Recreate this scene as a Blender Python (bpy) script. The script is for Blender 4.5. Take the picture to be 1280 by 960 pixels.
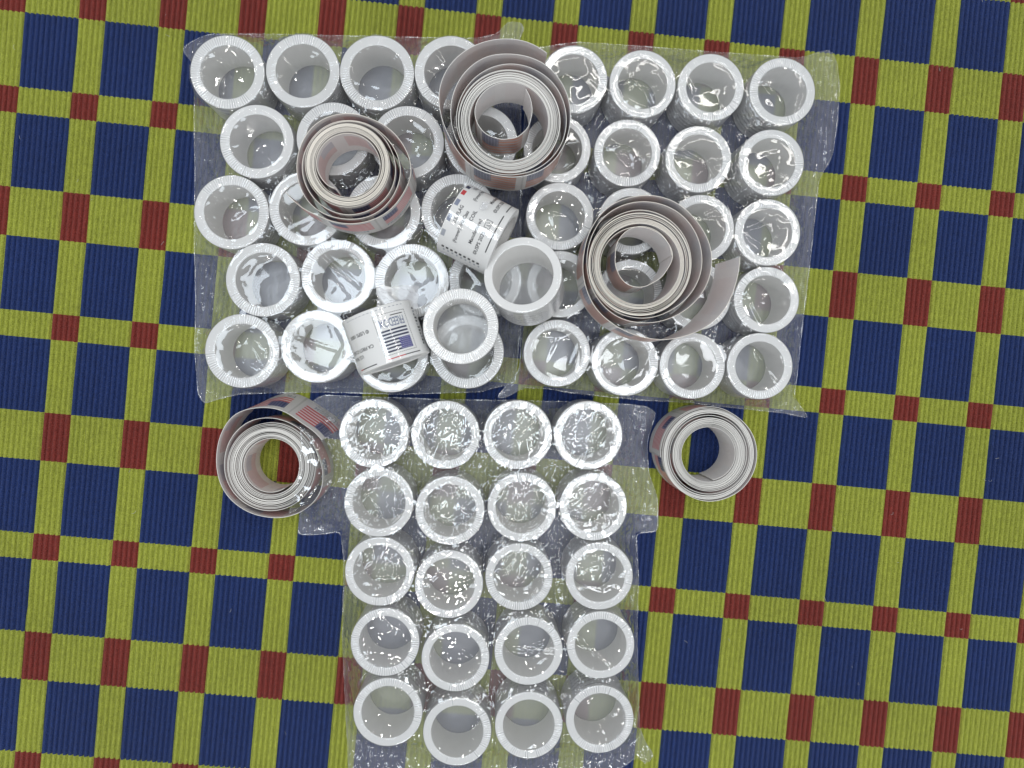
import bpy, math, random
import numpy as np
from mathutils import Matrix, Vector

for o in list(bpy.data.objects):
    bpy.data.objects.remove(o)
S = bpy.context.scene
COL = S.collection
MM = 0.001
R = math.radians
random.seed(7)
RNG = np.random.default_rng(11)

# ------------------------------------------------------------------ camera
cam = bpy.data.cameras.new('camera')
cam.sensor_width = 36.0
cam.lens = 924.0 / 1280.0 * 36.0
cam.clip_start = 0.01
cam.clip_end = 50
co = bpy.data.objects.new('camera', cam)
COL.objects.link(co)
M3 = Matrix(((0.999461, 0.000554, -0.032829), (0.0, 0.999858, 0.016879), (0.032834, -0.01687, 0.999318)))
co.matrix_world = Matrix.Translation((0, 0, 0.385)) @ M3.to_4x4()
S.camera = co

# ------------------------------------------------------------------ light: a room lit by ceiling lamps, plus added lamps for glints and sheen
W = bpy.data.worlds.new('World')
S.world = W
W.use_nodes = True
W.node_tree.nodes['Background'].inputs[0].default_value = (0.96, 0.98, 1.0, 1)
W.node_tree.nodes['Background'].inputs[1].default_value = 0.52


def lamp(name, loc, target, sx, sy, watt, col):
    l = bpy.data.lights.new(name, 'AREA')
    l.shape = 'RECTANGLE'
    l.size = sx
    l.size_y = sy
    l.energy = watt
    l.color = col
    o = bpy.data.objects.new(name, l)
    COL.objects.link(o)
    o.location = loc
    o.rotation_euler = (Vector(target) - Vector(loc)).to_track_quat('-Z', 'Y').to_euler()
    return o


lamp('ceiling_panel_lamp', (-0.40, 0.12, 2.0), (0, 0, 0), 0.70, 0.40, 8.5, (0.83, 0.92, 1.0))
lamp('ceiling_panel_lamp', (0.36, -0.18, 2.0), (0, 0, 0), 0.50, 0.30, 6, (0.92, 0.96, 1.0))
lamp('ceiling_tube_lamp', (0.55, 0.80, 2.1), (0, 0, 0), 1.20, 0.06, 5, (1.0, 0.97, 0.92))
for dx, dy in ((-1.05, -0.45), (-0.95, 0.85), (0.75, -0.55), (1.15, 0.35), (0.15, 0.55), (-0.2, -0.75)):
    lamp('added_glint_lamp', (dx, dy, 2.15), (dx, dy, 0), 0.07, 0.07, 1.5, (1.0, 0.98, 0.95))  # small bright lamps added only to put sparkle on the film
lamp('added_sheen_lamp', (0.15, -2.3, 2.1), (0, 0, 0), 0.40, 0.40, 9, (0.95, 0.98, 1.0))  # added for rug sheen, set far back to keep its glare off the bags

S.view_settings.view_transform = 'Standard'
S.view_settings.look = 'None'
S.view_settings.exposure = -0.08
S.view_settings.gamma = 1.0
S.view_settings.use_curve_mapping = False
S.cycles.transparent_max_bounces = 32
S.cycles.max_bounces = 10


# ------------------------------------------------------------------ node helpers
def new_mat(name):
    m = bpy.data.materials.new(name)
    m.use_nodes = True
    nt = m.node_tree
    nt.nodes.clear()
    return m, nt


class NT:
    def __init__(s, nt):
        s.nt = nt

    def n(s, kind, **kw):
        nd = s.nt.nodes.new(kind)
        for k, v in kw.items():
            setattr(nd, k, v)
        return nd

    def put(s, sock, v):
        if isinstance(v, (int, float)):
            sock.default_value = v
        elif isinstance(v, tuple):
            sock.default_value = v if len(v) == len(sock.default_value) else v + (1.0,)
        else:
            s.nt.links.new(v, sock)

    def m(s, op, a, b=0.0, c=0.0):
        nd = s.n('ShaderNodeMath', operation=op)
        s.put(nd.inputs[0], a)
        s.put(nd.inputs[1], b)
        s.put(nd.inputs[2], c)
        return nd.outputs[0]

    def mix(s, f, a, b):
        nd = s.n('ShaderNodeMix', data_type='RGBA')
        s.put(nd.inputs[0], f)
        s.put(nd.inputs[6], a)
        s.put(nd.inputs[7], b)
        return nd.outputs[2]

    def between(s, v, lo, hi):
        return s.m('MULTIPLY', s.m('GREATER_THAN', v, lo), s.m('LESS_THAN', v, hi))

    def noise(s, vec, scale, detail=2.0, rough=0.5):
        nd = s.n('ShaderNodeTexNoise')
        if vec is not None:
            s.put(nd.inputs['Vector'], vec)
        nd.inputs['Scale'].default_value = scale
        nd.inputs['Detail'].default_value = detail
        nd.inputs['Roughness'].default_value = rough
        return nd.outputs[0]

    def obj(s):
        return s.n('ShaderNodeTexCoord').outputs['Object']

    def uv(s):
        sp = s.n('ShaderNodeSeparateXYZ')
        s.put(sp.inputs[0], s.n('ShaderNodeTexCoord').outputs['UV'])
        return sp.outputs[0], sp.outputs[1]

    def bump(s, h, strength, dist):
        nd = s.n('ShaderNodeBump')
        nd.inputs['Strength'].default_value = strength
        nd.inputs['Distance'].default_value = dist
        s.put(nd.inputs['Height'], h)
        return nd.outputs[0]

    def principled(s, col, rough, spec=0.5, normal=None, trans=0.0):
        p = s.n('ShaderNodeBsdfPrincipled')
        s.put(p.inputs['Base Color'], col)
        s.put(p.inputs['Roughness'], rough)
        p.inputs['Specular IOR Level'].default_value = spec
        if normal is not None:
            s.put(p.inputs['Normal'], normal)
        return p.outputs[0]

    def out(s, sh):
        o = s.n('ShaderNodeOutputMaterial')
        s.nt.links.new(sh, o.inputs[0])


def flat_mat(name, col, rough=0.6, spec=0.3):
    m, nt = new_mat(name)
    t = NT(nt)
    t.out(t.principled(col, rough, spec))
    return m


# ------------------------------------------------------------------ materials
RP = 0.04011 / 15          # rib pitch
P_, Q_, AW, NN, BN = 0.04011, 0.11298, 0.02469, 0.06227, 0.0133


def rug_material():
    m, nt = new_mat('woven_rug')
    t = NT(nt)
    c = t.obj()
    sp = t.n('ShaderNodeSeparateXYZ')
    t.put(sp.inputs[0], c)
    x, y = sp.outputs[0], sp.outputs[1]
    wob = t.m('MULTIPLY', t.m('SUBTRACT', t.noise(c, 900, 2), 0.5), 0.0005)
    yy = t.m('ADD', t.m('MULTIPLY', y, -1.0), wob)
    fx = t.m('FRACT', t.m('ADD', t.m('DIVIDE', x, P_), 20.0))
    fy = t.m('MULTIPLY', t.m('FRACT', t.m('ADD', t.m('DIVIDE', yy, Q_), 20.0)), Q_)
    col = t.m('LESS_THAN', fx, 5.0 / 15.0)
    row = t.m('MAXIMUM', t.m('LESS_THAN', fy, AW), t.between(fy, NN, NN + BN))
    both = t.m('MULTIPLY', col, row)
    anyb = t.m('MAXIMUM', col, row)
    base = t.mix(anyb, (0.011, 0.032, 0.140), (0.355, 0.395, 0.052))
    base = t.mix(both, base, (0.215, 0.030, 0.022))
    # yarn: streaks along the rib and a fine grain
    mp = t.n('ShaderNodeMapping')
    t.put(mp.inputs[0], c)
    mp.inputs['Scale'].default_value = (1.0, 0.22, 1.0)
    streak = t.noise(mp.outputs[0], 1300, 3, 0.7)
    grain = t.noise(c, 1500, 3, 0.7)
    patch = t.noise(c, 14, 3, 0.5)
    k = t.m('ADD', t.m('MULTIPLY', streak, 1.1), t.m('MULTIPLY', grain, 0.9))
    k = t.m('ADD', k, t.m('MULTIPLY', patch, 0.5))
    k = t.m('MAXIMUM', t.m('SUBTRACT', k, 0.25), 0.25)
    vm = t.n('ShaderNodeVectorMath', operation='SCALE')
    t.put(vm.inputs[0], base)
    t.put(vm.inputs['Scale'], k)
    wv = t.n('ShaderNodeTexWave', wave_type='BANDS', bands_direction='Y')
    t.put(wv.inputs['Vector'], c)
    wv.inputs['Scale'].default_value = 330
    wv.inputs['Distortion'].default_value = 3.0
    wv.inputs['Detail'].default_value = 2.0
    wv.inputs['Detail Scale'].default_value = 2.0
    h = t.m('ADD', t.m('MULTIPLY', wv.outputs[1], 0.5), t.m('MULTIPLY', grain, 0.9))
    bp = t.bump(h, 0.8, 0.0008)
    p = t.n('ShaderNodeBsdfPrincipled')
    t.put(p.inputs['Base Color'], vm.outputs[0])
    p.inputs['Roughness'].default_value = 0.52
    p.inputs['Specular IOR Level'].default_value = 0.34
    p.inputs['Sheen Weight'].default_value = 0.05
    t.put(p.inputs['Normal'], bp)
    t.out(p.outputs[0])
    return m


def film_material(name, rough, refl, haze, bump_scale, bump_dist, bump2=0.0, detail=1.0):
    m, nt = new_mat(name)
    t = NT(nt)
    c = t.obj()
    n1 = t.noise(c, bump_scale, detail, 0.5)
    n2 = t.noise(c, bump_scale * 4.5, 1, 0.5)
    h = t.m('ADD', n1, t.m('MULTIPLY', n2, bump2))
    nrm = t.bump(h, 1.0, bump_dist)
    lw = t.n('ShaderNodeLayerWeight')
    lw.inputs[0].default_value = 0.5
    t.put(lw.inputs['Normal'], nrm)
    f5 = t.m('POWER', lw.outputs['Facing'], 4.0)
    fr = t.m('MINIMUM', t.m('ADD', refl, t.m('MULTIPLY', f5, 0.6)), 0.8)
    tr = t.n('ShaderNodeBsdfTransparent')
    tr.inputs[0].default_value = (0.965, 0.97, 0.975, 1)
    df = t.n('ShaderNodeBsdfDiffuse')
    df.inputs[0].default_value = (0.85, 0.86, 0.88, 1)
    gl = t.n('ShaderNodeBsdfGlossy')
    gl.inputs[0].default_value = (1, 1, 1, 1)
    gl.inputs['Roughness'].default_value = rough
    t.put(gl.inputs['Normal'], nrm)
    m1 = t.n('ShaderNodeMixShader')
    m1.inputs[0].default_value = haze
    nt.links.new(tr.outputs[0], m1.inputs[1])
    nt.links.new(df.outputs[0], m1.inputs[2])
    m2 = t.n('ShaderNodeMixShader')
    t.put(m2.inputs[0], fr)
    nt.links.new(m1.outputs[0], m2.inputs[1])
    nt.links.new(gl.outputs[0], m2.inputs[2])
    t.out(m2.outputs[0])
    return m


def paper_top_material():
    m, nt = new_mat('wound_paper')
    t = NT(nt)
    c = t.obj()
    sp = t.n('ShaderNodeSeparateXYZ')
    t.put(sp.inputs[0], c)
    rr = t.m('SQRT', t.m('ADD', t.m('POWER', sp.outputs[0], 2.0), t.m('POWER', sp.outputs[1], 2.0)))
    cmb = t.n('ShaderNodeCombineXYZ')
    t.put(cmb.inputs[0], rr)
    ring = t.noise(cmb.outputs[0], 4200, 2, 0.6)
    big = t.noise(c, 60, 2)
    v = t.m('ADD', t.m('MULTIPLY', t.m('SUBTRACT', ring, 0.5), 0.16), t.m('MULTIPLY', t.m('SUBTRACT', big, 0.5), 0.05))
    col = t.n('ShaderNodeVectorMath', operation='SCALE')
    t.put(col.inputs[0], (0.79, 0.785, 0.77))
    rnd = t.n('ShaderNodeObjectInfo').outputs['Random']
    v = t.m('ADD', v, t.m('MULTIPLY', t.m('SUBTRACT', rnd, 0.5), 0.07))
    t.put(col.inputs['Scale'], t.m('ADD', v, 1.0))
    t.out(t.principled(col.outputs[0], 0.7, 0.25, t.bump(ring, 0.25, 0.0003)))
    return m


def band_material():
    """outer turn of a wrapped roll: white strip with faint grey printing"""
    m, nt = new_mat('printed_band')
    t = NT(nt)
    u, v = t.uv()
    fu = t.m('FRACT', u)
    cmb = t.n('ShaderNodeCombineXYZ')
    t.put(cmb.inputs[0], t.m('MULTIPLY', u, 14.0))
    t.put(cmb.inputs[1], t.m('MULTIPLY', v, 9.0))
    letters = t.m('GREATER_THAN', t.noise(cmb.outputs[0], 2.6, 1), 0.52)
    lines = t.m('GREATER_THAN', t.m('FRACT', t.m('MULTIPLY', v, 7.0)), 0.55)
    zone = t.m('MULTIPLY', t.between(v, 0.12, 0.80), t.between(fu, 0.08, 0.86))
    ink = t.m('MULTIPLY', t.m('MULTIPLY', letters, lines), zone)
    rule = t.m('MULTIPLY', t.between(v, 0.86, 0.89), t.between(fu, 0.1, 0.6))
    ink = t.m('MULTIPLY', t.m('MAXIMUM', ink, rule), 0.75)
    col = t.mix(ink, (0.74, 0.735, 0.73), (0.16, 0.17, 0.20))
    t.out(t.principled(col, 0.5, 0.35))
    return m


def stamp_material(name, wavy, back):
    """strip of flag stamps; u counts stamps, v goes from foot to head"""
    m, nt = new_mat(name)
    t = NT(nt)
    u, v = t.uv()
    if wavy:
        u2 = t.m('MULTIPLY', u, 6.2832)
        vw = t.m('ADD', v, t.m('MULTIPLY', t.m('SINE', t.m('MULTIPLY', u2, 1.5)), 0.05))
    else:
        vw = v
    fu = t.m('FRACT', u)
    lo, hi, x0, x1 = (0.10, 0.97, 0.06, 0.86) if wavy else (0.30, 0.86, 0.12, 0.88)
    inside = t.m('MULTIPLY', t.between(fu, x0, x1), t.between(v, lo, hi))
    fv = t.m('DIVIDE', t.m('SUBTRACT', vw, lo), hi - lo)
    fx = t.m('DIVIDE', t.m('SUBTRACT', fu, x0), x1 - x0)
    st = t.m('LESS_THAN', t.m('FRACT', t.m('MULTIPLY', fv, 5.5)), 0.5)
    canton = t.m('MULTIPLY', t.m('LESS_THAN', fx, 0.42), t.m('GREATER_THAN', fv, 0.46))
    a = t.m('SUBTRACT', t.m('FRACT', t.m('MULTIPLY', fx, 14.0)), 0.5)
    b = t.m('SUBTRACT', t.m('FRACT', t.m('MULTIPLY', fv, 11.0)), 0.5)
    star = t.m('LESS_THAN', t.m('ADD', t.m('MULTIPLY', a, a), t.m('MULTIPLY', b, b)), 0.05)
    white = (0.72, 0.70, 0.68)
    red = (0.60, 0.25, 0.15) if wavy else (0.62, 0.05, 0.06)
    blue = (0.16, 0.17, 0.25) if wavy else (0.02, 0.035, 0.15)
    flag = t.mix(st, (0.50, 0.46, 0.47) if wavy else (0.84, 0.74, 0.73), red)
    flag = t.mix(canton, flag, t.mix(star, blue, (0.5, 0.5, 0.58)))
    gap = t.m('GREATER_THAN', fu, 0.965)
    # tiny printed lines at the foot of the stamp
    cmb = t.n('ShaderNodeCombineXYZ')
    t.put(cmb.inputs[0], t.m('MULTIPLY', u, 26.0))
    t.put(cmb.inputs[1], t.m('MULTIPLY', v, 3.0))
    tiny = t.m('MULTIPLY', t.m('GREATER_THAN', t.noise(cmb.outputs[0], 2.0, 1), 0.55),
               t.m('MULTIPLY', t.between(v, 0.045, 0.085), t.between(fu, 0.12, 0.88)))
    col = t.mix(inside, white, flag)
    col = t.mix(t.m('MULTIPLY', tiny, 0.6), col, (0.15, 0.15, 0.17))
    col = t.mix(gap, col, (0.56, 0.55, 0.53))
    if back:
        # the print shows through the thin backing paper
        base = (0.93, 0.91, 0.90) if wavy else (0.93, 0.885, 0.865)
        soft = t.mix(t.m('MULTIPLY', inside, 0.04 if wavy else 0.30), base, t.mix(canton, (0.55, 0.07, 0.06), (0.08, 0.10, 0.26)))
        n = t.noise(t.obj(), 90, 3)
        col = t.mix(t.m('MULTIPLY', n, 0.12), soft, (0.84, 0.80, 0.79))
        sh = t.principled(col, 0.55, 0.3)
    else:
        sh = t.principled(col, 0.38, 0.4)
    # thin paper lets part of the light through
    tl = t.n('ShaderNodeBsdfTranslucent')
    t.put(tl.inputs[0], (0.92, 0.905, 0.89))
    mx = t.n('ShaderNodeMixShader')
    mx.inputs[0].default_value = 0.12
    nt.links.new(sh, mx.inputs[1])
    nt.links.new(tl.outputs[0], mx.inputs[2])
    t.out(mx.outputs[0])
    return m


MAT = {}
MAT['rug'] = rug_material()
MAT['film'] = film_material('clear_bag_film', 0.05, 0.050, 0.012, 60, 0.0003, 0.0)
MAT['cello'] = film_material('crinkled_bag_film', 0.035, 0.105, 0.012, 150, 0.0003, 0.05)
MAT['floorfilm'] = film_material('bag_underside_film', 0.35, 0.05, 0.035, 120, 0.0004, 0.2)
MAT['shrink'] = film_material('shrink_wrap_film', 0.08, 0.05, 0.015, 300, 0.0001, 0.2)
MAT['pleat'] = film_material('folded_wrap_film', 0.15, 0.10, 0.42, 300, 0.0002, 0.2)
MAT['cloudy'] = film_material('cloudy_wrap_film', 0.30, 0.06, 0.26, 120, 0.0004, 0.2)
MAT['hem'] = film_material('highlight_film_hem', 0.12, 0.16, 0.09, 300, 0.0003, 0.2)  # doubled film, whitened to draw a highlight along the bag rims
MAT['paper'] = paper_top_material()
MAT['inner'] = flat_mat('inner_turn_paper', (0.82, 0.815, 0.80), 0.7, 0.2)
MAT['band'] = band_material()
MAT['label'] = flat_mat('label_paper', (0.76, 0.755, 0.75), 0.4, 0.4)
MAT['edge'] = flat_mat('cut_paper_edge', (0.86, 0.81, 0.72), 0.7, 0.2)
MAT['edgew'] = flat_mat('pale_cut_paper_edge', (0.82, 0.81, 0.77), 0.7, 0.2)
MAT['stampA'] = stamp_material('flag_stamp_face', False, False)
MAT['linerA'] = stamp_material('flag_stamp_backing', False, True)
MAT['stampB'] = stamp_material('dark_flag_stamp_face', True, False)
MAT['linerB'] = stamp_material('dark_flag_stamp_backing', True, True)
MAT['black'] = flat_mat('black_ink', (0.025, 0.025, 0.03), 0.5)
MAT['navy'] = flat_mat('navy_ink', (0.02, 0.025, 0.07), 0.5)
MAT['blue'] = flat_mat('blue_ink', (0.035, 0.035, 0.24), 0.5)
MAT['red'] = flat_mat('red_ink', (0.55, 0.02, 0.03), 0.5)
MAT['grey'] = flat_mat('grey_ink', (0.36, 0.38, 0.42), 0.5)
MAT['steel'] = flat_mat('blue_grey_ink', (0.22, 0.25, 0.34), 0.5)
MAT['white'] = flat_mat('white_ink', (0.78, 0.78, 0.80), 0.5)


# ------------------------------------------------------------------ object helpers
def empty(name, loc=(0, 0, 0), label=None, cat=None, group=None):
    o = bpy.data.objects.new(name, None)
    COL.objects.link(o)
    o.location = loc
    o.empty_display_size = 0.01
    if label:
        o['label'] = label
    if cat:
        o['category'] = cat
    if group:
        o['group'] = group
    return o


def mesh_data(name, verts, faces, mats, smooth=True, fmat=None, uvs=None):
    me = bpy.data.meshes.new(name)
    me.from_pydata([tuple(v) for v in verts], [], [tuple(f) for f in faces])
    for m in mats:
        me.materials.append(m)
    if fmat is not None:
        me.polygons.foreach_set('material_index', np.asarray(fmat, dtype=np.int32))
    me.polygons.foreach_set('use_smooth', np.full(len(me.polygons), smooth))
    if uvs is not None:      # per-vertex uv list
        ul = me.uv_layers.new(name='uv')
        li = np.empty(len(me.loops), dtype=np.int32)
        me.loops.foreach_get('vertex_index', li)
        ul.data.foreach_set('uv', np.asarray(uvs, dtype=np.float32)[li].ravel())
    me.update()
    return me


def link(name, me, parent=None):
    o = bpy.data.objects.new(name, me)
    COL.objects.link(o)
    if parent is not None:
        o.parent = parent
    return o


# ------------------------------------------------------------------ rug (the surface everything rests on)
def build_rug():
    c, ox, oy = 0.09547, -0.25633, -0.0954
    k0, k1 = -210, 400
    prof = [(0.0, -2.0), (0.10, -1.05), (0.25, -0.38), (0.42, 0.0), (0.58, 0.0), (0.75, -0.38), (0.90, -1.05)]
    xs, zs, rib = [], [], []
    for k in range(k0, k1):
        for a, z in prof:
            xs.append((k + a) * RP)
            zs.append(z * MM * 0.9)
            rib.append(k)
    xs, zs, rib = np.array(xs), np.array(zs), np.array(rib)
    ys = np.linspace(-0.80, 0.62, 72)
    hr = RNG.normal(0, 0.05, rib.max() - rib.min() + 1)[rib - rib.min()] * MM
    X = xs[None, :] + 0.00016 * np.sin(ys[:, None] * 21 + 1.3) + 0.00010 * np.sin(ys[:, None] * 47 + xs[None, :] * 9)
    X = X + 0.00008 * RNG.normal(0, 1, (len(ys), k1 - k0))[:, rib - k0]
    Z = zs[None, :] + np.minimum(hr, 0)[None, :] - 0.0001 * (1 + np.sin(ys[:, None] * 33 + rib[None, :] * 1.7))
    Y = np.broadcast_to(ys[:, None], X.shape)
    V = np.stack([X, Y, Z], -1).reshape(-1, 3)
    nx, ny = len(xs), len(ys)
    i = np.arange(nx - 1)[None, :] + nx * np.arange(ny - 1)[:, None]
    F = np.stack([i, i + 1, i + 1 + nx, i + nx], -1).reshape(-1, 4)
    me = mesh_data('rug', V, F, [MAT['rug']])
    o = link('rug', me)
    o.rotation_euler = (0, 0, -c)
    o.location = (ox, -oy, 0)
    o['kind'] = 'structure'
    o['label'] = 'ribbed plaid rug woven in lime green, navy blue and dark red'
    return o


build_rug()


# ------------------------------------------------------------------ rolls
def tube_mesh(name, ro, ri, h, seg=72):
    """wound paper: outer wall, softly rounded rims, inner wall (top and bottom open through the hole)"""
    b = 0.12
    prof = [(ro, b), (ro, h - b), (ro - b, h), ((ro + ri) / 2, h + 0.05), (ri + b, h), (ri, h - b), (ri, b), (ri + b, 0), (ro - b, 0)]
    V, F, fm = [], [], []
    n = len(prof)
    for i in range(seg):
        a = 2 * math.pi * i / seg
        for r, z in prof:
            V.append((r * math.cos(a) * MM, r * math.sin(a) * MM, z * MM))
    for i in range(seg):
        j = (i + 1) % seg
        for k in range(n):
            l = (k + 1) % n
            F.append((i * n + k, j * n + k, j * n + l, i * n + l))
            fm.append(1 if k == 5 else 0)
    me = mesh_data(name, V, F, [MAT['paper'], MAT['inner']], True, fm)
    me.set_sharp_from_angle(angle=R(30))
    return me


def band_mesh(name, r, h, seg=72):
    V, F, uv = [], [], []
    for i in range(seg + 1):
        a = 2 * math.pi * i / seg
        for z in (0.6, h - 0.6):
            V.append((r * math.cos(a) * MM, r * math.sin(a) * MM, z * MM))
            uv.append((4.0 * i / seg, z / h))
    for i in range(seg):
        F.append((2 * i, 2 * i + 2, 2 * i + 3, 2 * i + 1))
    return mesh_data(name, V, F, [MAT['band']], True, None, uv)


def wrap_mesh(name, ro, ri, h, rng, pleats=84, amp=0.20, over=1.2, reach=1.0, fold=0.50):
    """heat-shrunk film: side skin, pleated collar over the top rim, serrated inner edge"""
    seg = pleats * 4
    V, F, fm = [], [], []
    ph = rng.uniform(0, 6.28, 6)
    prof_n = 10
    jag = rng.uniform(0.2, 1.0, pleats)
    dens = [max(0.12, 0.55 + 0.5 * math.sin(k * 2 * math.pi / pleats + ph[0]) + 0.3 * math.sin(3 * k * 2 * math.pi / pleats + ph[1])) for k in range(pleats)]
    for i in range(seg):
        a = 2 * math.pi * i / seg + 0.010 * math.sin(5 * i + ph[2])
        k = i // 4
        d = dens[k]
        w = (0.0, 0.75, 1.0, 0.55)[i % 4] * d * (0.5 + jag[k])
        tip = ri - over * (0.15 + jag[k] * (1.0, 0.55, 0.1, 0.5)[i % 4]) * d * reach
        pts = [(ro + 0.12, 0.3), (ro + 0.14, h * 0.5), (ro + 0.16 + 0.05 * w, h - 0.8),
               (ro + 0.10, h + 0.02), (ro - 0.10, h + 0.14 + amp * 0.5 * w), (ro - 0.8, h + 0.16 + amp * w),
               ((ro + ri) / 2, h + 0.16 + amp * w * 1.15), (ri + 0.6, h + 0.16 + amp * w * 1.1),
               (ri + 0.05, h + 0.10 + amp * w * 0.8), (tip, h - 0.25 * jag[k])]
        for r, z in pts:
            V.append((r * math.cos(a) * MM, r * math.sin(a) * MM, z * MM))
    for i in range(seg):
        j = (i + 1) % seg
        for k in range(prof_n - 1):
            F.append((i * prof_n + k, j * prof_n + k, j * prof_n + k + 1, i * prof_n + k + 1))
            d = dens[i // 4] * (0.4 + jag[i // 4])
            fm.append(1 if (k >= 4 and i % 4 == 1 and d > fold) else 0)
    # wrap stretched over the foot of the hole
    b = len(V)
    V.append((0, 0, 0.35 * MM))
    m_ = 48
    for i in range(m_):
        a = 2 * math.pi * i / m_
        V.append((ri * 0.998 * math.cos(a) * MM, ri * 0.998 * math.sin(a) * MM, 0.25 * MM))
    for i in range(m_):
        F.append((b, b + 1 + i, b + 1 + (i + 1) % m_))
        fm.append(2)
    return mesh_data(name, V, F, [MAT['shrink'], MAT['pleat'], MAT['cloudy']], True, fm)


BAGS = {
    'A': [(-124.3, 142.8), (-88.7, 144.0), (-53.2, 143.9), (-17.6, 143.9), (-110.1, 110.1), (-74.2, 111.5), (-38.6, 110.4), (-2.9, 111.1), (-122.6, 76.2), (-87.1, 78.3), (-50.5, 76.9), (-14.4, 77.5), (-107.7, 43.9), (-72.2, 46.0), (-36.7, 44.1), (-1.2, 44.4), (-117.7, 9.8), (-82.2, 11.9), (-46.8, 7.9), (-9.9, 9.5)],
    'B': [(42.1, 141.7), (75.2, 140.1), (109.0, 138.3), (143.8, 137.1), (33.9, 108.1), (68.3, 106.4), (103.3, 103.6), (138.8, 102.4), (35.1, 75.2), (70.3, 73.5), (104.5, 70.2), (137.2, 68.0), (35.2, 42.4), (69.6, 38.4), (102.8, 37.0), (136.9, 35.1), (34.0, 9.1), (67.0, 4.5), (100.5, 2.9), (133.9, 2.4)],
    'C': [(-55.2, -30.1), (-20.5, -30.9), (14.5, -31.0), (49.4, -31.1), (-53.0, -63.7), (-18.2, -67.6), (16.9, -66.2), (51.8, -66.1), (-52.4, -97.2), (-19.0, -103.6), (15.3, -100.4), (54.6, -100.7), (-50.1, -131.8), (-16.0, -140.1), (20.0, -137.0), (55.5, -134.3), (-48.7, -166.0), (-15.2, -176.4), (20.1, -173.4), (54.8, -171.2)]}
DIM = {'A': (17.6, 13.0), 'B': (16.2, 12.1), 'C': (16.6, 12.75)}
WHERE = {'A': 'upper left bag', 'B': 'upper right bag', 'C': 'lower bag'}
ROW = ['top row', 'second row', 'middle row', 'fourth row', 'bottom row']
COLN = ['first', 'second', 'third', 'last']
HR = 25.2
Z0 = 0.35 * MM
for bag, pts in BAGS.items():
    ro, ri = DIM[bag]
    body = tube_mesh('wound_paper', ro, ri, HR)
    band = band_mesh('printed_band', ro + 0.05, HR)
    heavy = {'A': 0.75, 'B': 0.45, 'C': 0.40}[bag]
    wraps = [wrap_mesh('shrink_wrap', ro, ri, HR, RNG, 84, 0.10 + heavy * (0.05 + 0.11 * (q % 3)), 1.3, (0.35, 0.8, 1.3)[q % 3] * (0.6 + heavy), (0.8, 0.6, 0.35)[q % 3]) for q in range(5)]
    for i, (x, y) in enumerate(pts):
        r_, c_ = divmod(i, 4)
        t = empty('stamp_roll', (x * MM, y * MM, Z0),
                  'white paper stamp roll in the %s, %s, %s from the left' % (WHERE[bag], ROW[r_], COLN[c_]) if c_ < 3 else
                  'white paper stamp roll in the %s, %s, at the right end' % (WHERE[bag], ROW[r_]),
                  'paper roll', 'rolls packed in the ' + WHERE[bag])
        t.rotation_euler = (R(random.uniform(-0.7, 0.7)), R(random.uniform(-0.7, 0.7)), random.uniform(0, 6.28))
        k_ = random.uniform(0.988, 1.008)
        t.scale = (k_, k_, random.uniform(0.985, 1.005))
        link('wound_paper', body, t)
        link('printed_band', band, t)
        if bag == 'A':
            q = (2, 4, 1, 3, 0)[(i * 3 + r_) % 5] if r_ < 3 else (2, 2, 1, 4, 2)[i % 5]
        else:
            q = (i * 2 + r_ + (1 if bag == 'B' else 0)) % 5
        link('shrink_wrap', wraps[q], t)

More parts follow.
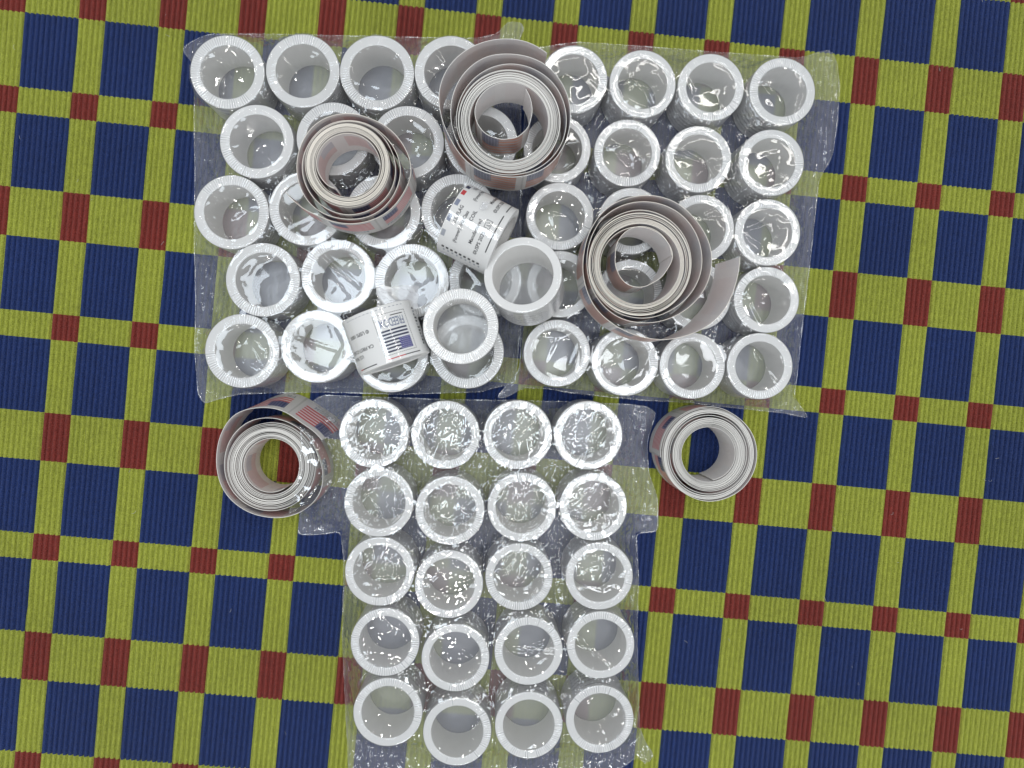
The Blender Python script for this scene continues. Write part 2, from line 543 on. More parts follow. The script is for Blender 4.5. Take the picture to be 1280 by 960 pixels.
# ------------------------------------------------------------------ loose coils of stamp strip
class Strip:
    """a paper strip stood on edge and wound; keys = (angle, radius mm) from the outer end inwards"""

    def __init__(s, keys, dense, inner, seed, step=4.0, h=25.0, lean=None, th=0.10, wob=0.10):
        rng = np.random.default_rng(seed)
        k = list(keys)
        sgn = 1 if k[-1][0] > k[0][0] else -1
        if dense:
            turns, r0, r1, grp = dense
            a0 = k[-1][0]
            n = int(turns * 4)
            inc = np.repeat(rng.gamma(1.3, 1.0, int(turns) + 2) + 0.30, 4)[:n] * (0.8 + 0.4 * rng.random(n))
            cum = np.cumsum(inc)
            rr = r0 - (r0 - r1) * cum / cum[-1]
            for j in range(1, n + 1):
                e = grp * 0.30 * math.sin(math.pi * j / n) * math.cos(math.pi / 2 * j + seed + j * 0.05)
                k.append((a0 + sgn * 90.0 * j, rr[j - 1] + e + rng.normal(0, 0.015)))
        if inner:
            a0 = k[-1][0]
            base = math.floor(a0 / 360.0) * 360.0
            off = 0
            while (base + off + inner[0][0] - a0) * sgn < 25:
                off += 360.0 * sgn
            for a, r in inner:
                k.append((base + off + a, r))
        ka = np.array([q[0] for q in k], float)
        kr = np.array([q[1] for q in k], float)
        tot = abs(ka[-1] - ka[0])
        n = int(tot / step)
        t = np.linspace(0, tot, n)
        kt = np.abs(ka - ka[0])
        # smooth interpolation of the radius
        r = np.interp(t, kt, kr)
        for _ in range(5):
            r[1:-1] = 0.25 * r[:-2] + 0.5 * r[1:-1] + 0.25 * r[2:]
        r = r + wob * np.sin(t * math.pi / 180 * 2.0 + seed) * 0.3
        a = np.radians(ka[0] + sgn * t)
        s.top = np.stack([r * np.cos(a), r * np.sin(a)], 1)
        d = np.gradient(s.top, axis=0)
        L = np.hypot(d[:, 0], d[:, 1])
        d = d / L[:, None]
        s.nrm = np.stack([d[:, 1], -d[:, 0]], 1) * sgn       # points away from the centre
        s.arc = np.concatenate([[0], np.cumsum(np.hypot(*np.diff(s.top, axis=0).T))])
        s.sgn = sgn
        ln = np.zeros(n)
        if lean:
            ln = np.interp(t, [q[0] for q in lean], [q[1] for q in lean])
        s.bot = s.top + s.nrm * ln[:, None]
        s.h = h
        s.zj = 0.25 * np.sin(t / 360 * 2.4 + seed) + 0.15 * np.sin(t / 97.0 + 2 * seed)
        s.th = th

    def point(s, arc, v, off=0.0):
        x = [np.interp(arc, s.arc, s.top[:, q]) * v + np.interp(arc, s.arc, s.bot[:, q]) * (1 - v) for q in (0, 1)]
        n = [np.interp(arc, s.arc, s.nrm[:, q]) for q in (0, 1)]
        l = math.hypot(*n)
        z = np.interp(arc, s.arc, s.zj)
        return (x[0] + n[0] / l * off, x[1] + n[1] / l * off, v * s.h + z * v)

    def mesh(s, name, face, liner, edge, pitch=25.0, shift=0.0):
        n = len(s.arc)
        V = np.zeros((n, 4, 3))
        for j, (p, zz, o) in enumerate(((s.bot, 0, 1), (s.top, 1, 1), (s.top, 1, -1), (s.bot, 0, -1))):
            V[:, j, :2] = p + s.nrm * s.th * o
            V[:, j, 2] = zz * (s.h + s.zj)
        V = V.reshape(-1, 3) * MM
        uv = np.zeros((n, 4, 2))
        uv[:, :, 0] = ((s.arc * s.sgn + shift) / pitch)[:, None]
        uv[:, 1:3, 1] = 1.0
        F, fm = [], []
        for i in range(n - 1):
            for j in range(4):
                l = (j + 1) % 4
                a, b, c, d = 4 * i + j, 4 * (i + 1) + j, 4 * (i + 1) + l, 4 * i + l
                F.append((a, b, c, d) if s.sgn > 0 else (d, c, b, a))
                fm.append((0, 2, 1, 2)[j])
        F.append((0, 1, 2, 3))
        F.append((4 * n - 1, 4 * n - 2, 4 * n - 3, 4 * n - 4))
        fm += [2, 2]
        me = mesh_data(name, V, F, [face, liner, edge], True, fm, uv.reshape(-1, 2))
        # keep the long cut edges crisp
        me.set_sharp_from_angle(angle=R(50))
        return me


def text_shape(body, size):
    cu = bpy.data.curves.new('lettering', 'FONT')
    cu.body = body
    cu.size = size
    cu.resolution_u = 2
    cu.offset = 0.016 * size
    o = bpy.data.objects.new('lettering_source', cu)
    COL.objects.link(o)
    dg = bpy.context.evaluated_depsgraph_get()
    dg.update()
    me = bpy.data.meshes.new_from_object(o.evaluated_get(dg))
    v = [tuple(q.co) for q in me.vertices]
    f = [tuple(p.vertices) for p in me.polygons]
    bpy.data.objects.remove(o)
    bpy.data.meshes.remove(me)
    bpy.data.curves.remove(cu)
    return v, f


class Print:
    """flat print gathered as thin patches that follow a surface map (s, t) -> point"""

    def __init__(s, fn):
        s.fn, s.V, s.F, s.fm, s.mats = fn, [], [], [], []

    def mi(s, m):
        if m not in s.mats:
            s.mats.append(m)
        return s.mats.index(m)

    def text(s, body, x, y, size, mat, xs=1.0):
        v, f = text_shape(body, size)
        b = len(s.V)
        s.V += [s.fn(x + p[0] * xs, y + p[1], 0.0) for p in v]
        s.F += [tuple(b + q for q in p) for p in f]
        s.fm += [s.mi(mat)] * len(f)

    def rect(s, x0, x1, y0, y1, mat, lift=0.0, n=None):
        n = n or max(1, int(abs(x1 - x0) / 1.5))
        b = len(s.V)
        for i in range(n + 1):
            x = x0 + (x1 - x0) * i / n
            s.V += [s.fn(x, y0, lift), s.fn(x, y1, lift)]
        for i in range(n):
            s.F.append((b + 2 * i, b + 2 * i + 2, b + 2 * i + 3, b + 2 * i + 1))
            s.fm.append(s.mi(mat))

    def frame(s, x0, x1, y0, y1, w, mat):
        s.rect(x0, x1, y0, y0 + w, mat)
        s.rect(x0, x1, y1 - w, y1, mat)
        s.rect(x0, x0 + w, y0, y1, mat)
        s.rect(x1 - w, x1, y0, y1, mat)

    def build(s, name, parent):
        V = [tuple(c * MM for c in p) for p in s.V]
        return link(name, mesh_data(name, V, s.F, s.mats, False, s.fm), parent)


def coil(loc, strip, face, liner, edge, label, letters=None, shift=0.0, rot=(0, 0)):
    t = empty('stamp_coil', (loc[0] * MM, loc[1] * MM, loc[2] * MM), label, 'stamp coil', 'unwrapped coils of stamps')
    t.rotation_euler = (R(rot[0]), R(rot[1]), 0)
    link('paper_strip', strip.mesh('paper_strip', face, liner, edge, 25.0, shift), t)
    if letters:
        n0, n1 = letters
        total = strip.arc[-1]

        def fn(x, y, lift):
            arc = x if strip.sgn > 0 else -x
            return strip.point(arc, y / strip.h, strip.th + 0.03)
        p = Print(fn)
        for k in range(n0, n1):
            x = k * 25.0 - shift
            p.text('FREEDOM', x + 3.0, 3.4, 3.9, MAT['grey'], 0.92)
        p.build('lettering', t)
    return t


ZT = 27.2     # height of the filled bags' upper side
c1 = Strip([(204, 30.2), (238, 26.1), (261, 26.0), (286, 26.3), (308, 27), (331, 27.2), (354, 28.3), (369, 27.1), (394, 24.9), (424, 22.8), (456, 22.7), (483, 22.9), (516, 22.4), (539, 22.5), (560, 23.2), (585, 24.2), (605, 24.2), (621, 23.9), (660, 24.6), (713, 23.4), (760, 20.6), (805, 19.6), (870, 19.3), (920, 20.6), (990, 22.3), (1050, 22.0), (1100, 20.2)],
           (14, 19.4, 14.1, 1.0), [(180, 14.0), (232, 12.6), (240, 12.0)], 3)
coil((-62.1, 92.0, ZT), c1, MAT['stampA'], MAT['linerA'], MAT['edge'],
     'pinkish loose coil of red and blue flag stamps lying on the upper left bag', (0, 4), 6.0)
c2 = Strip([(61, 35.0), (77, 36.5), (94, 36.8), (115.6, 37), (135, 36.5), (153.6, 34.6), (164.6, 32.5), (181, 29.5), (198.5, 27.1), (230, 26), (259, 24.6), (287, 25.2), (313, 26.3), (341, 26.7), (368.6, 27.7), (392, 29), (415.5, 30), (436, 29.8), (452, 29.6), (469, 30.2), (490.6, 29.2), (510, 27.9), (531, 26.4), (551, 25.4), (600, 24.2), (640, 23.9), (700, 25.4), (760, 26.2), (810, 25.6), (870, 24.0), (930, 23.2)],
           (14.5, 23.0, 17.6, 0.8), [(90, 17.4), (129, 17.2), (153, 16.6), (168, 15.8), (198.6, 12.9), (230, 9.6), (268, 7.7), (320, 7.8), (366.7, 9.6), (398, 12.6), (423, 16.2)], 5)
coil((9.7, 112.1, ZT), c2, MAT['stampB'], MAT['linerB'], MAT['edgew'],
     'largest loose stamp coil with flared outer turns, at the top between the two bags', None, 2.0)
c3 = Strip([(4.4, 45.7), (-11.5, 44.4), (-27, 43.9), (-41, 41.9), (-57, 38.4), (-69.4, 36.3), (-87, 32.9), (-111.5, 29.7), (-137, 28.0), (-160, 26.3), (-190.6, 25.6), (-221, 27.5), (-243, 29.7), (-263, 30.4), (-281, 31.6), (-300.6, 32.4), (-322, 32.2), (-342.6, 33), (-358, 32.9), (-379, 31.7), (-396.6, 29.9), (-414.5, 28.4), (-430.7, 27.3), (-450, 26.3), (-472, 25.8), (-494, 24.8), (-518, 24.0), (-540, 23.9), (-567, 24.9), (-592, 26.8), (-617.5, 27.8), (-640.6, 28.5), (-664, 29.2), (-685, 29.2), (-707.6, 28.6), (-727, 28), (-746, 26.8), (-773, 25.1), (-810, 24.3), (-900, 23.2), (-990, 24.4), (-1080, 23.2)],
           (12.5, 23.2, 18.2, 0.8), [(15, 15.6), (-10, 12.4), (-53.5, 10.1), (-94, 10.4), (-124, 10.7), (-160, 10.6), (-199.5, 11.7), (-226, 14.4), (-250, 16.4), (-270, 17.2), (-295, 17.0), (-330, 15.8), (-344, 15.0)], 8,
           lean=[(0, -3.5), (40, -4.0), (75, 0)])
coil((68.8, 48.5, ZT), c3, MAT['stampB'], MAT['linerB'], MAT['edge'],
     'loose stamp coil with a long curling tail lying on the upper right bag', None, 5.0)
c8 = Strip([(27, 27.6), (54.8, 25.2), (82, 27.7), (103.7, 28.9), (123.8, 30.6), (144, 28.5), (164.5, 26.4), (184, 25.5), (207, 25.2), (237, 24.5), (263, 24.5), (282, 25.4), (306.6, 26.6), (329.7, 27.0), (346.6, 25.6), (376, 22.7), (403, 22.4), (431, 22.7), (452.4, 23.3), (474, 24), (501, 23.4), (531, 22.3), (552, 22.2), (592, 21.7), (640, 21.6)],
           (17, 21.4, 14.0, 1.0), [(270, 12.9), (180, 13.2)] and [(40, 13.8), (130, 13.2), (220, 12.8), (300, 12.6)], 13, lean=[(0, 8.0), (60, 7.0), (97, 0)])
coil((-104.7, -45.7, 0.1), c8, MAT['stampA'], MAT['linerA'], MAT['edgew'],
     'loose flag stamp coil on the rug, partly under the film of the lower bag', (0, 3), 3.5)
c9 = Strip([(183.4, 23.8), (162.7, 24.0), (136.9, 23.8), (114, 23.3), (90.7, 23.3), (77, 23.5), (55, 23.0), (22, 23.9), (2.5, 24), (-22.7, 24.1), (-45.8, 24), (-66, 23.5), (-90.7, 23.3), (-115, 22.6), (-142, 22.4), (-170, 22.7), (-210, 23.0)],
           (20, 22.6, 13.7, 1.3), [(60, 13.5), (0, 13.2), (-80, 12.9)], 21)
coil((108.7, -40.7, 0.1), c9, MAT['stampA'], MAT['linerB'], MAT['edgew'],
     'tight cream stamp coil standing alone on the rug, right of the lower bag', None, 0.0)


# ------------------------------------------------------------------ loose wrapped rolls lying on the bags
def basis(xa, ya, za, loc):
    m = Matrix((xa, ya, za)).transposed().to_4x4()
    m.translation = Vector(loc) * MM
    return m


def torn_film(name, pts, parent, rng, lift=1.2, mat='shrink'):
    """scrap of torn wrap: crumpled grid between four corners (local mm)"""
    n, m_ = 12, 10
    V, F = [], []
    A, B, C, D = [np.array(p, float) for p in pts]
    for i in range(n):
        for j in range(m_):
            u, v = i / (n - 1), j / (m_ - 1)
            p = (A * (1 - u) + B * u) * (1 - v) + (D * (1 - u) + C * u) * v
            p = p + rng.normal(0, 0.22, 3) + np.array([lift * math.sin(3.1 * u) * v, 0, 0])
            V.append(p * MM)
    for i in range(n - 1):
        for j in range(m_ - 1):
            a = i * m_ + j
            F.append((a, a + m_, a + m_ + 1, a + 1))
    return link(name, mesh_data(name, V, F, [MAT[mat]], False), parent)


def side_roll(label, mat, ro, ri, h):
    t = empty('stamp_roll', (0, 0, 0), label, 'paper roll', 'single wrapped rolls on the bags')
    t.matrix_world = mat
    b = tube_mesh('wound_paper', ro, ri, h)
    for v in b.vertices:
        v.co.z -= h / 2 * MM
    link('wound_paper', b, t)
    w = wrap_mesh('shrink_wrap', ro + 0.12, ri, h, RNG, 84, 0.22, 1.3, 0.8)
    for v in w.vertices:
        v.co.z = -(v.co.z - h / 2 * MM)
    w.flip_normals()
    link('shrink_wrap', w, t)
    return t


def cyl(r):
    def fn(s, tt, lift):
        a = s / r
        q = r + 0.06 + lift
        return (q * math.cos(a), q * math.sin(a), tt)
    return fn


RL = 16.5
# roll whose label shows the coil's printed details
m4 = basis((0, 0, 1), (0.46, 0.888, 0), (-0.888, 0.46, 0), (-4.4, 64.6, ZT + RL + 1.4)) @ Matrix.Rotation(R(-4), 4, 'Y')
t4 = side_roll('wrapped roll lying on its side, white label with black lines of text, upper centre', m4, RL, 12.6, 25)
p = Print(cyl(RL))
for s0 in (0.0, 21.5):
    p.text('U.S. FLAG', -4.9 + s0, 7.6, 2.3, MAT['black'], 0.92)
    p.text('(Forever) First-Class', -12.6 + s0, 4.3, 2.3, MAT['black'], 0.80)
    p.text('COIL', -0.6 + s0, 1.3, 2.3, MAT['black'])
    p.text('Manufactured', -9.6 + s0, -2.5, 2.3, MAT['black'], 0.92)
    p.text('\u00a9USPS 2020', -13.4 + s0, -6.1, 2.3, MAT['black'], 0.95)
    p.frame(-0.2 + s0, 3.6 + s0, -7.0, -4.2, 0.22, MAT['black'])
    p.text('L2', 0.8 + s0, -6.4, 2.0, MAT['black'])
    p.rect(-10.0 + s0, 8.8 + s0, -9.9, -9.4, MAT['black'])
for s0, m in ((16.0, 'navy'), (10.6, 'red'), (4.4, 'steel'), (-3.2, 'steel'), (-10.5, 'grey')):
    p.rect(s0 - 1.6, s0 + 1.6, 10.2, 12.0, MAT[m])
for k in range(9):
    y = 9.0 - k * 2.2
    p.rect(-18.4, -17.2, y, y + 1.2, MAT['black'])
    p.rect(-20.4, -19.2, y - 0.5, y + 0.3, MAT['grey'])
p.build('printed_label', t4)
torn_film('torn_wrap_tip', [(16.5, 6.0, 1.0), (15.2, 9.5, 1.5), (17.5, 10.2, -2.0), (17.2, 7.0, -2.0)], t4, RNG, 1.5, 'pleat')

# roll whose label shows the flag stamp
m6 = basis((0, 0, 1), (-0.945, -0.327, 0), (0.327, -0.945, 0), (-46.3, 15.3, ZT + RL + 0.6)) @ Matrix.Rotation(R(1.5), 4, 'Y')
t6 = side_roll('wrapped roll lying on its side, label with an upside-down flag stamp, on upper left bag', m6, RL, 12.6, 25)
p = Print(cyl(RL))
x0, x1, y0, y1 = -14.0, 1.2, -8.6, 9.4


def dashes(xa, xb, ya, yb, n):
    for k in range(n):
        f0, f1 = k / n, (k + 0.62) / n
        if ya == yb:
            p.rect(xa + (xb - xa) * f0, xa + (xb - xa) * f1, ya - 0.12, ya + 0.12, MAT['black'], 0, 1)
        else:
            p.rect(xa - 0.12, xa + 0.12, ya + (yb - ya) * f0, ya + (yb - ya) * f1, MAT['black'], 0, 1)


dashes(x0, x1, y0, y0, 17)
dashes(x0, x1, y1, y1, 17)
dashes(x0, x0, y0, y1, 20)
dashes(x1, x1, y0, y1, 20)
fx0, fx1, fy0, fy1 = -12.6, -0.4, -1.4, 8.4
sh = (fy1 - fy0) / 13
p.rect(fx0, fx1, fy0, fy1, MAT['white'])
for k in range(7):
    p.rect(fx0, fx1, fy0 + 2 * k * sh, fy0 + (2 * k + 1) * sh, MAT['navy'], 0.02)
cx1 = fx0 + 0.46 * (fx1 - fx0)
p.rect(fx0, cx1, fy1 - 7 * sh, fy1, MAT['blue'], 0.04)
for j in range(6):
    for i in range(6):
        sx = fx0 + 0.35 + (i + 0.5 * (j % 2)) * 0.86
        sy = fy1 - 7 * sh + 0.35 + j * 0.85
        p.rect(sx, sx + 0.34, sy, sy + 0.34, MAT['white'], 0.06, 1)
p.text('FREEDOM', -12.5, -6.2, 5.4, MAT['steel'], 0.50)
p.rect(-12.6, -6.5, -7.5, -7.1, MAT['black'])
p.rect(-15.6, -7.6, 10.9, 11.3, MAT['black'])
p.rect(-7.6, 0.6, 10.9, 11.3, MAT['red'])
p.rect(6.0, 14.8, 10.9, 11.3, MAT['black'])
p.rect(14.8, 17.4, 10.9, 11.3, MAT['red'])
p.text('U.S. FLAG', 11.6, 5.2, 2.2, MAT['black'], 0.95)
p.text('CA FIRST-CLASS', 4.6, 2.3, 2.2, MAT['black'], 0.95)
p.text('\u00a9 USPS 100X', 4.6, -4.4, 2.2, MAT['black'], 1.0)
for k in range(12):
    p.rect(-22.5 + (k % 3) * 0.7, -20.0, -9.0 + k * 1.5, -8.1 + k * 1.5, MAT['grey'] if k % 4 == 1 else MAT['black'])
for k in range(15):
    p.rect(-14 + k * 2.0, -13.0 + k * 2.0, -11.2, -10.9, MAT['grey'])
p.build('printed_label', t6)
torn_film('torn_wrap_flap', [(3.0, -18.0, -8.0), (13.0, -2.0, -12.6), (9.0, -4.0, -22.0), (0.0, -22.0, -18.0)], t6, RNG, 2.0, 'pleat')
torn_film('torn_wrap_tip', [(2.0, 16.6, 2.5), (3.0, 16.8, 5.5), (3.0, 19.5, 3.5), (2.0, 19.5, 3.2)], t6, RNG, 0.5, 'pleat')


def standing(loc, ro, ri, h, label, tilt, reach, amp, fold):
    t = empty('stamp_roll', (loc[0] * MM, loc[1] * MM, loc[2] * MM), label, 'paper roll', 'single wrapped rolls on the bags')
    t.rotation_euler = (R(tilt[0]), R(tilt[1]), R(tilt[2]))
    link('wound_paper', tube_mesh('wound_paper', ro, ri, h), t)
    link('printed_band', band_mesh('printed_band', ro + 0.05, h), t)
    link('shrink_wrap', wrap_mesh('shrink_wrap', ro, ri, h, RNG, 90, amp, 1.6, reach, fold), t)
    return t


t5 = standing((19.2, 38.8, ZT + 3.9), 17.4, 13.7, 25, 'tilted wrapped roll with a plain white rim, standing where the two upper bags meet', (-13, 0, 40), 0.12, 0.04, 9.0)
torn_film('torn_wrap_tip', [(-8, -16.5, 3), (-5, -17.5, 3), (-5, -18.5, -0.5), (-8, -18, -0.5)], t5, RNG, 0.3)
t7 = standing((-12.1, 20.3, ZT), 16.9, 12.3, 25, 'upright wrapped roll with a pleated film collar, right of the flag label roll', (0, 0, 0), 1.9, 0.34, 0.15)


# ------------------------------------------------------------------ plastic bags draped over the rolls
def inside_poly(px, py, poly):
    r = np.zeros(px.shape, bool)
    n = len(poly)
    for i in range(n):
        (xa, ya), (xb, yb) = poly[i], poly[(i + 1) % n]
        c = ((ya > py) != (yb > py)) & (px < (xb - xa) * (py - ya) / (yb - ya + 1e-12) + xa)
        r ^= c
    return r


def near_poly(px, py, poly):
    best = np.full(px.shape, 1e9)
    qx, qy = px.copy(), py.copy()
    n = len(poly)
    for i in range(n):
        (xa, ya), (xb, yb) = poly[i], poly[(i + 1) % n]
        dx, dy = xb - xa, yb - ya
        t = np.clip(((px - xa) * dx + (py - ya) * dy) / (dx * dx + dy * dy), 0, 1)
        cx, cy = xa + t * dx, ya + t * dy
        d = np.hypot(px - cx, py - cy)
        m = d < best
        best[m], qx[m], qy[m] = d[m], cx[m], cy[m]
    return best, qx, qy


def facets(X, Y, n, rng, slope, stretch=1.0, ang=0.0):
    """crumpled film: flat facets, each tipped its own way"""
    sx = rng.uniform(X.min(), X.max(), n)
    sy = rng.uniform(Y.min(), Y.max(), n)
    gx, gy = rng.normal(0, slope, n), rng.normal(0, slope, n)
    out = np.zeros(X.shape)
    ca, sa = math.cos(ang), math.sin(ang)
    for r0 in range(X.shape[0]):
        dx = X[r0][:, None] - sx[None, :]
        dy = Y[r0][:, None] - sy[None, :]
        u = (dx * ca + dy * sa) / stretch
        v = -dx * sa + dy * ca
        k = np.argmin(u * u + v * v, 1)
        ii = np.arange(len(k))
        out[r0] = gx[k] * dx[ii, k] + gy[k] * dy[ii, k]
    return out


def blur(Z, n):
    for _ in range(n):
        P = np.pad(Z, 1, mode='edge')
        Z = (P[:-2, 1:-1] + P[2:, 1:-1] + P[1:-1, :-2] + P[1:-1, 2:] + 2 * Z) / 6
    return Z


def smooth_noise(X, Y, wl, rng):
    gx = int((X.max() - X.min()) / wl) + 3
    gy = int((Y.max() - Y.min()) / wl) + 3
    g = rng.normal(0, 1, (gy, gx))
    fx = (X - X.min()) / wl
    fy = (Y - Y.min()) / wl
    ix, iy = fx.astype(int), fy.astype(int)
    tx, ty = fx - ix, fy - iy
    tx, ty = tx * tx * (3 - 2 * tx), ty * ty * (3 - 2 * ty)
    return (g[iy, ix] * (1 - tx) + g[iy, ix + 1] * tx) * (1 - ty) + (g[iy + 1, ix] * (1 - tx) + g[iy + 1, ix + 1] * tx) * ty


def bag(poly, rolls, ro, ri, extra, creases, label, seed, fine, film, step=0.8, ring_amp=0.06, mask=None):
    rng = np.random.default_rng(seed)
    P = np.array(poly)
    x0, y0 = P.min(0) - 2 * step
    x1, y1 = P.max(0) + 2 * step
    X, Y = np.meshgrid(np.arange(x0, x1, step), np.arange(y0, y1, step))
    ins = inside_poly(X, Y, poly)
    dist, qx, qy = near_poly(X, Y, poly)
    top = HR + 0.35 + 0.35
    ob = np.full(X.shape, 0.55)
    for (cx, cy) in rolls:
        d = np.hypot(X - cx, Y - cy)
        ob[d < ro + 0.45] = top - 0.25
        ob[(d < ro + 0.45) & (d > ri - 0.2)] = top
    for (cx, cy, rr, hh) in extra:
        ob[np.hypot(X - cx, Y - cy) < rr] = hh
    edge = (dist < step * 1.05) | ~ins
    fixed = np.where(edge, np.maximum(ob, 0.55) * (ob > 5) + 0.55 * (ob <= 5), 0)
    Z = np.maximum(ob, np.where(ins, blur(ob, 30), 0.55))
    sag = 0.020 * step * step
    for it in range(700):
        A = 0.25 * (np.roll(Z, 1, 0) + np.roll(Z, -1, 0) + np.roll(Z, 1, 1) + np.roll(Z, -1, 1)) - sag
        Z = np.maximum(A, ob)
        Z[edge] = fixed[edge]
    # wrinkles of the film
    big = smooth_noise(X, Y, 19, rng) * 0.20 + smooth_noise(X, Y, 9, rng) * 0.07
    W_ = big
    for (n, slope, st, ang, bl, amp) in fine:
        w = blur(facets(X, Y, n, rng, slope, st, ang), bl)
        W_ = W_ + w * amp * (1.0 if mask is None else mask(X, Y))
    # extra crumpling on the loose skirt and in the gaps, not on the taut part over the rolls
    loose = np.ones(X.shape)
    for (cx, cy) in rolls:
        loose[np.hypot(X - cx, Y - cy) < ro + 1.5] = 0
    sk = facets(X, Y, 1500, rng, 0.26, 2.6, 1.45) + 0.7 * facets(X, Y, 1500, rng, 0.26, 1.6, 0.2)
    W_ = W_ + sk * blur(loose, 2) * 0.9
    for (ax, ay, bx, by, hh, ww) in creases:
        dx, dy = bx - ax, by - ay
        L = math.hypot(dx, dy)
        t = ((X - ax) * dx + (Y - ay) * dy) / (L * L)
        d = np.abs((X - ax) * dy - (Y - ay) * dx) / L + 0.5 * smooth_noise(X, Y, 9, rng)
        W_ = W_ + hh * np.exp(-(d / ww) ** 2) * np.clip(np.minimum(t, 1 - t) * 8, 0, 1)
    damp = np.clip(dist / 2.0, 0.25, 1)
    touch = blur((Z - ob < 0.9).astype(float), 2)
    onring = blur((ob > top - 0.01).astype(float), 2)
    W_ = W_ * (1 - onring * (1 - ring_amp))
    Zf = Z + (W_ * (1 - touch) + np.abs(W_) * touch) * damp
    low = np.where(ob > 5, ob, 0.5)
    hole = np.abs(ob - (top - 0.25)) < 0.01
    Zf = np.maximum(Zf, low - 1.5 * hole + np.where(ob > 5, np.abs(W_), 0.05 * np.abs(smooth_noise(X, Y, 3, rng))))
    # faces inside the outline, rim snapped to it
    f_in = ins[:-1, :-1] & ins[1:, :-1] & ins[:-1, 1:] & ins[1:, 1:]
    used = np.zeros(X.shape, bool)
    used[:-1, :-1] |= f_in
    used[1:, :-1] |= f_in
    used[:-1, 1:] |= f_in
    used[1:, 1:] |= f_in
    cnt = np.zeros(X.shape, int)
    for a, b in ((0, 0), (1, 0), (0, 1), (1, 1)):
        cnt[a:X.shape[0] - 1 + a, b:X.shape[1] - 1 + b] += f_in
    rim = used & (cnt < 4)
    X2, Y2 = np.where(rim, qx, X), np.where(rim, qy, Y)
    idx = -np.ones(X.shape, int)
    idx[used] = np.arange(used.sum())
    V = np.stack([X2[used], Y2[used], Zf[used]], 1) * MM
    a, b, c, d = idx[:-1, :-1][f_in], idx[:-1, 1:][f_in], idx[1:, 1:][f_in], idx[1:, :-1][f_in]
    F = np.stack([a, b, c, d], 1)
    ctr = P.mean(0) * MM
    V[:, :2] -= ctr
    t = empty('plastic_bag', (ctr[0], ctr[1], 0), label, 'plastic bag', 'clear bags of twenty rolls')
    link('top_film', mesh_data('top_film', V, F, [film]), t)
    # doubled hem along the outline, hazy and reflective as an added rim highlight
    pts = []
    for i in range(len(poly)):
        (xa, ya), (xb, yb) = poly[i], poly[(i + 1) % len(poly)]
        n = max(1, int(math.hypot(xb - xa, yb - ya) / 2.5))
        pts += [(xa + (xb - xa) * k / n, ya + (yb - ya) * k / n) for k in range(n)]
    pts = np.array(pts)
    for _ in range(1):
        pts = 0.25 * np.roll(pts, 1, 0) + 0.5 * pts + 0.25 * np.roll(pts, -1, 0)
    tg = np.roll(pts, -1, 0) - np.roll(pts, 1, 0)
    tg /= np.hypot(tg[:, 0], tg[:, 1])[:, None] + 1e-9
    nr = np.stack([-tg[:, 1], tg[:, 0]], 1)
    zz = np.array([0.9 if not any(math.hypot(q[0] - e[0], q[1] - e[1]) < e[2] for e in extra) else extra[0][3] + 0.7 for q in pts]) + 0.25 * rng.random(len(pts))
    HV, HF = [], []
    for q, (pp, nn, z_) in enumerate(zip(pts, nr, zz)):
        wd = 0.12 + 0.38 * rng.random() ** 2
        for o_, dz in ((-wd, 0.0), (0.0, 0.25), (wd, 0.0)):
            HV.append(((pp[0] + nn[0] * o_) * MM - ctr[0], (pp[1] + nn[1] * o_) * MM - ctr[1], (z_ + dz) * MM))
    m_ = len(pts)
    for q in range(m_):
        w_ = (q + 1) % m_
        for j in range(2):
            HF.append((3 * q + j, 3 * w_ + j, 3 * w_ + j + 1, 3 * q + j + 1))
    link('hem', mesh_data('hem', HV, HF, [MAT['hem']]), t)
    # underside: a flat sheet a little inside the outline
    st2 = 4
    base = V.copy()
    base[:, 2] = (0.16 + 0.05 * rng.random(len(V))) * MM
    base[:, 2] = 0.18 * MM
    link('bottom_film', mesh_data('bottom_film', base, F, [MAT['floorfilm']]), t)
    return t


def edge_mask(X, Y):
    n = smooth_noise(X, Y, 26, np.random.default_rng(77))
    return np.clip(0.75 + 0.55 * n, 0.15, 2.0)


def cello_mask(X, Y):
    n = smooth_noise(X, Y, 20, np.random.default_rng(78))
    return np.clip(np.interp(Y, [-120, -78], [0.16, 1.0]) + np.interp(Y, [-120, -78], [0.16, 0.3]) * n, 0.03, 1.5)


OA = [(-155.6, 163.8), (-150.4, 168.0), (-141.5, 171.7), (-114.1, 172.1), (-77.6, 171.9), (-36.8, 171.6), (-3.9, 171.7), (6.0, 174.3), (10.2, 180.5), (17.6, 180.2), (19.2, 177.0), (15.9, 171.2), (17.2, 161.0), (17.2, 109.5), (16.8, 68.2), (16.7, 26.8), (16.0, 10.2), (14.3, -5.7), (-4.0, -10.6), (-45.4, -11.8), (-86.5, -10.6), (-127.3, -11.4), (-140.4, -14.6), (-145.2, -16.7), (-148.4, -12.2), (-149.9, 10.0), (-149.3, 40), (-149.9, 67.3), (-149.2, 100), (-149.5, 128.3), (-148.9, 155.0), (-152.1, 159.8)]
OB = [(21.7, 166.4), (45.8, 170.4), (79.1, 168.8), (121.1, 166.1), (163.4, 163.8), (171.9, 166.4), (178.6, 168.6), (182.9, 162.0), (184.3, 148.7), (183.2, 129.9), (180.8, 113.2), (176.5, 105.6), (173.6, 100.5), (169.2, 56.5), (164.8, 18.7), (162.8, -2.4), (161.1, -13.3), (169.3, -24.7), (156.1, -21.8), (122.0, -18.3), (105.0, -16.2), (79.7, -14.9), (46.1, -11.5), (31.4, -9.0), (18.9, -8.2), (9.3, -13.6), (4.3, -14.0), (10.1, -6.5), (16.5, 0.2), (17.0, 10.2), (17.2, 68.2), (17.4, 109.6), (20.9, 150.7)]
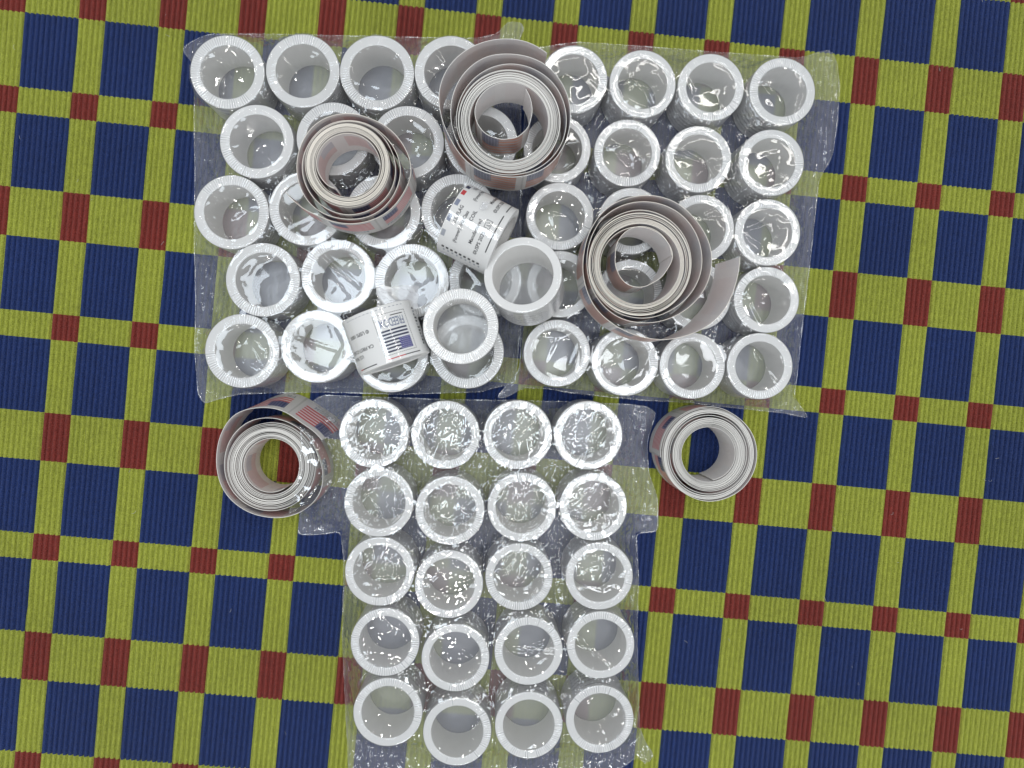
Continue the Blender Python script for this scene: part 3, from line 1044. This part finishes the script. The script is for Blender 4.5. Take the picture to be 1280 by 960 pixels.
OC = [(-75.0, -12.6), (-84.5, -12.0), (-89.8, -14.7), (-92.7, -20.5), (-89.4, -29.3), (-90.2, -42.9), (-92.0, -56.8), (-96.4, -71.2), (-98.3, -84.2), (-86.8, -84.3), (-76.1, -82.7), (-74.5, -97.7), (-75.5, -139.5), (-74.0, -173.0), (-72.5, -207.4), (-70.8, -212.9), (-4.2, -215.4), (37.9, -213.7), (71.8, -208.3), (78.5, -202.5), (82.8, -207.2), (87.9, -203.1), (83.6, -196.6), (79.8, -188.0), (78.4, -141.3), (79.1, -107.5), (77.8, -84.7), (89.2, -83.9), (89.0, -66.9), (84.0, -52), (83.5, -36), (88.2, -21.6), (83.9, -18.6), (75.5, -17.2), (37.7, -15.6), (-20.6, -14.5)]
bag(OA, BAGS['A'], 17.6, 13.0, [], [(-111.2, 15.1, -73.1, -2.2, 0.8, 0.8), (-26.8, 109.6, 0.2, 79.1, 0.8, 0.7), (-80.1, 143.3, -49.7, 136.1, 0.4, 0.8), (-118.7, 24.7, -69.2, 9.4, 0.7, 0.7), (-55, 125, -35, 95, 0.5, 0.8), (-146, 150, -144, 10, 0.6, 1.2)],
    'clear plastic bag around the twenty rolls at upper left', 31,
    [(200, 0.04, 2.0, 0.6, 2, 0.7), (100, 0.035, 3.5, 2.4, 1, 0.9)], MAT['film'], mask=edge_mask)
bag(OB, BAGS['B'], 16.2, 12.1, [], [(11.8, 123.8, 113.2, 126.1, 0.6, 0.7), (52.5, 121.9, 105.5, 101.2, 0.7, 1.0), (123.5, 46.8, 139.6, 13.5, 0.9, 0.7), (74.1, 104.8, 93.7, 87.5, 0.8, 0.8), (43.0, 27.0, 48.8, 9.5, 0.7, 0.8), (127.7, 13.5, 147.7, -10.1, 0.8, 0.7), (172, 160, 176, 112, 0.9, 0.9)],
    'clear plastic bag around the twenty rolls at upper right', 32,
    [(160, 0.035, 2.0, 2.2, 2, 0.6), (80, 0.03, 3.5, 0.5, 1, 0.8)], MAT['film'], mask=edge_mask)
bag(OC, BAGS['C'], 16.6, 12.75, [(-104.7, -45.7, 25.0, 26.2)], [(11.8, -135.9, 43.2, -137.5, 0.9, 0.7), (-50.2, -37.0, -27.1, -60.4, 0.6, 0.8), (35.3, -123.6, 66.9, -151.7, 0.9, 0.8), (19.6, -16.1, 21.6, -92.0, 0.5, 0.7), (80, -30, 86, -78, 0.8, 0.9)],
    'crinkled clear plastic bag around the twenty rolls at the bottom', 33,
    [(700, 0.13, 2.4, 0.9, 1, 1.1), (3000, 0.18, 2.2, 1.2, 0, 1.0)], MAT['cello'], 0.75, 0.08, cello_mask)


# ------------------------------------------------------------------ lint caught in the rug's ribs
def lint():
    rng = np.random.default_rng(5)
    V, F = [], []
    for _ in range(70):
        x, y = rng.uniform(-0.30, 0.30), rng.uniform(-0.23, 0.23)
        if -0.155 < x < 0.185 and -0.02 < y < 0.18 or -0.1 < x < 0.09 and y < 0:
            continue
        a, L, w = rng.uniform(0, 6.28), rng.uniform(0.8, 3.0) * MM, 0.06 * MM
        cv = rng.normal(0, 1.0)
        b = len(V)
        for k in range(5):
            t = k / 4
            an = a + cv * t
            px, py = x + L * t * math.cos(an), y + L * t * math.sin(an)
            z = (0.12 + 0.25 * math.sin(3.1 * t)) * MM
            V += [(px - w * math.sin(an), py + w * math.cos(an), z), (px + w * math.sin(an), py - w * math.cos(an), z), (px, py, z + w * 1.6)]
        for k in range(4):
            for j in range(3):
                l = (j + 1) % 3
                F.append((b + 3 * k + j, b + 3 * k + l, b + 3 * k + 3 + l, b + 3 * k + 3 + j))
    o = link('lint', mesh_data('lint', V, F, [MAT['label']]))
    o['kind'] = 'stuff'
    o['label'] = 'tiny pale lint fibres scattered over the plaid rug'
    o['category'] = 'lint'


lint()
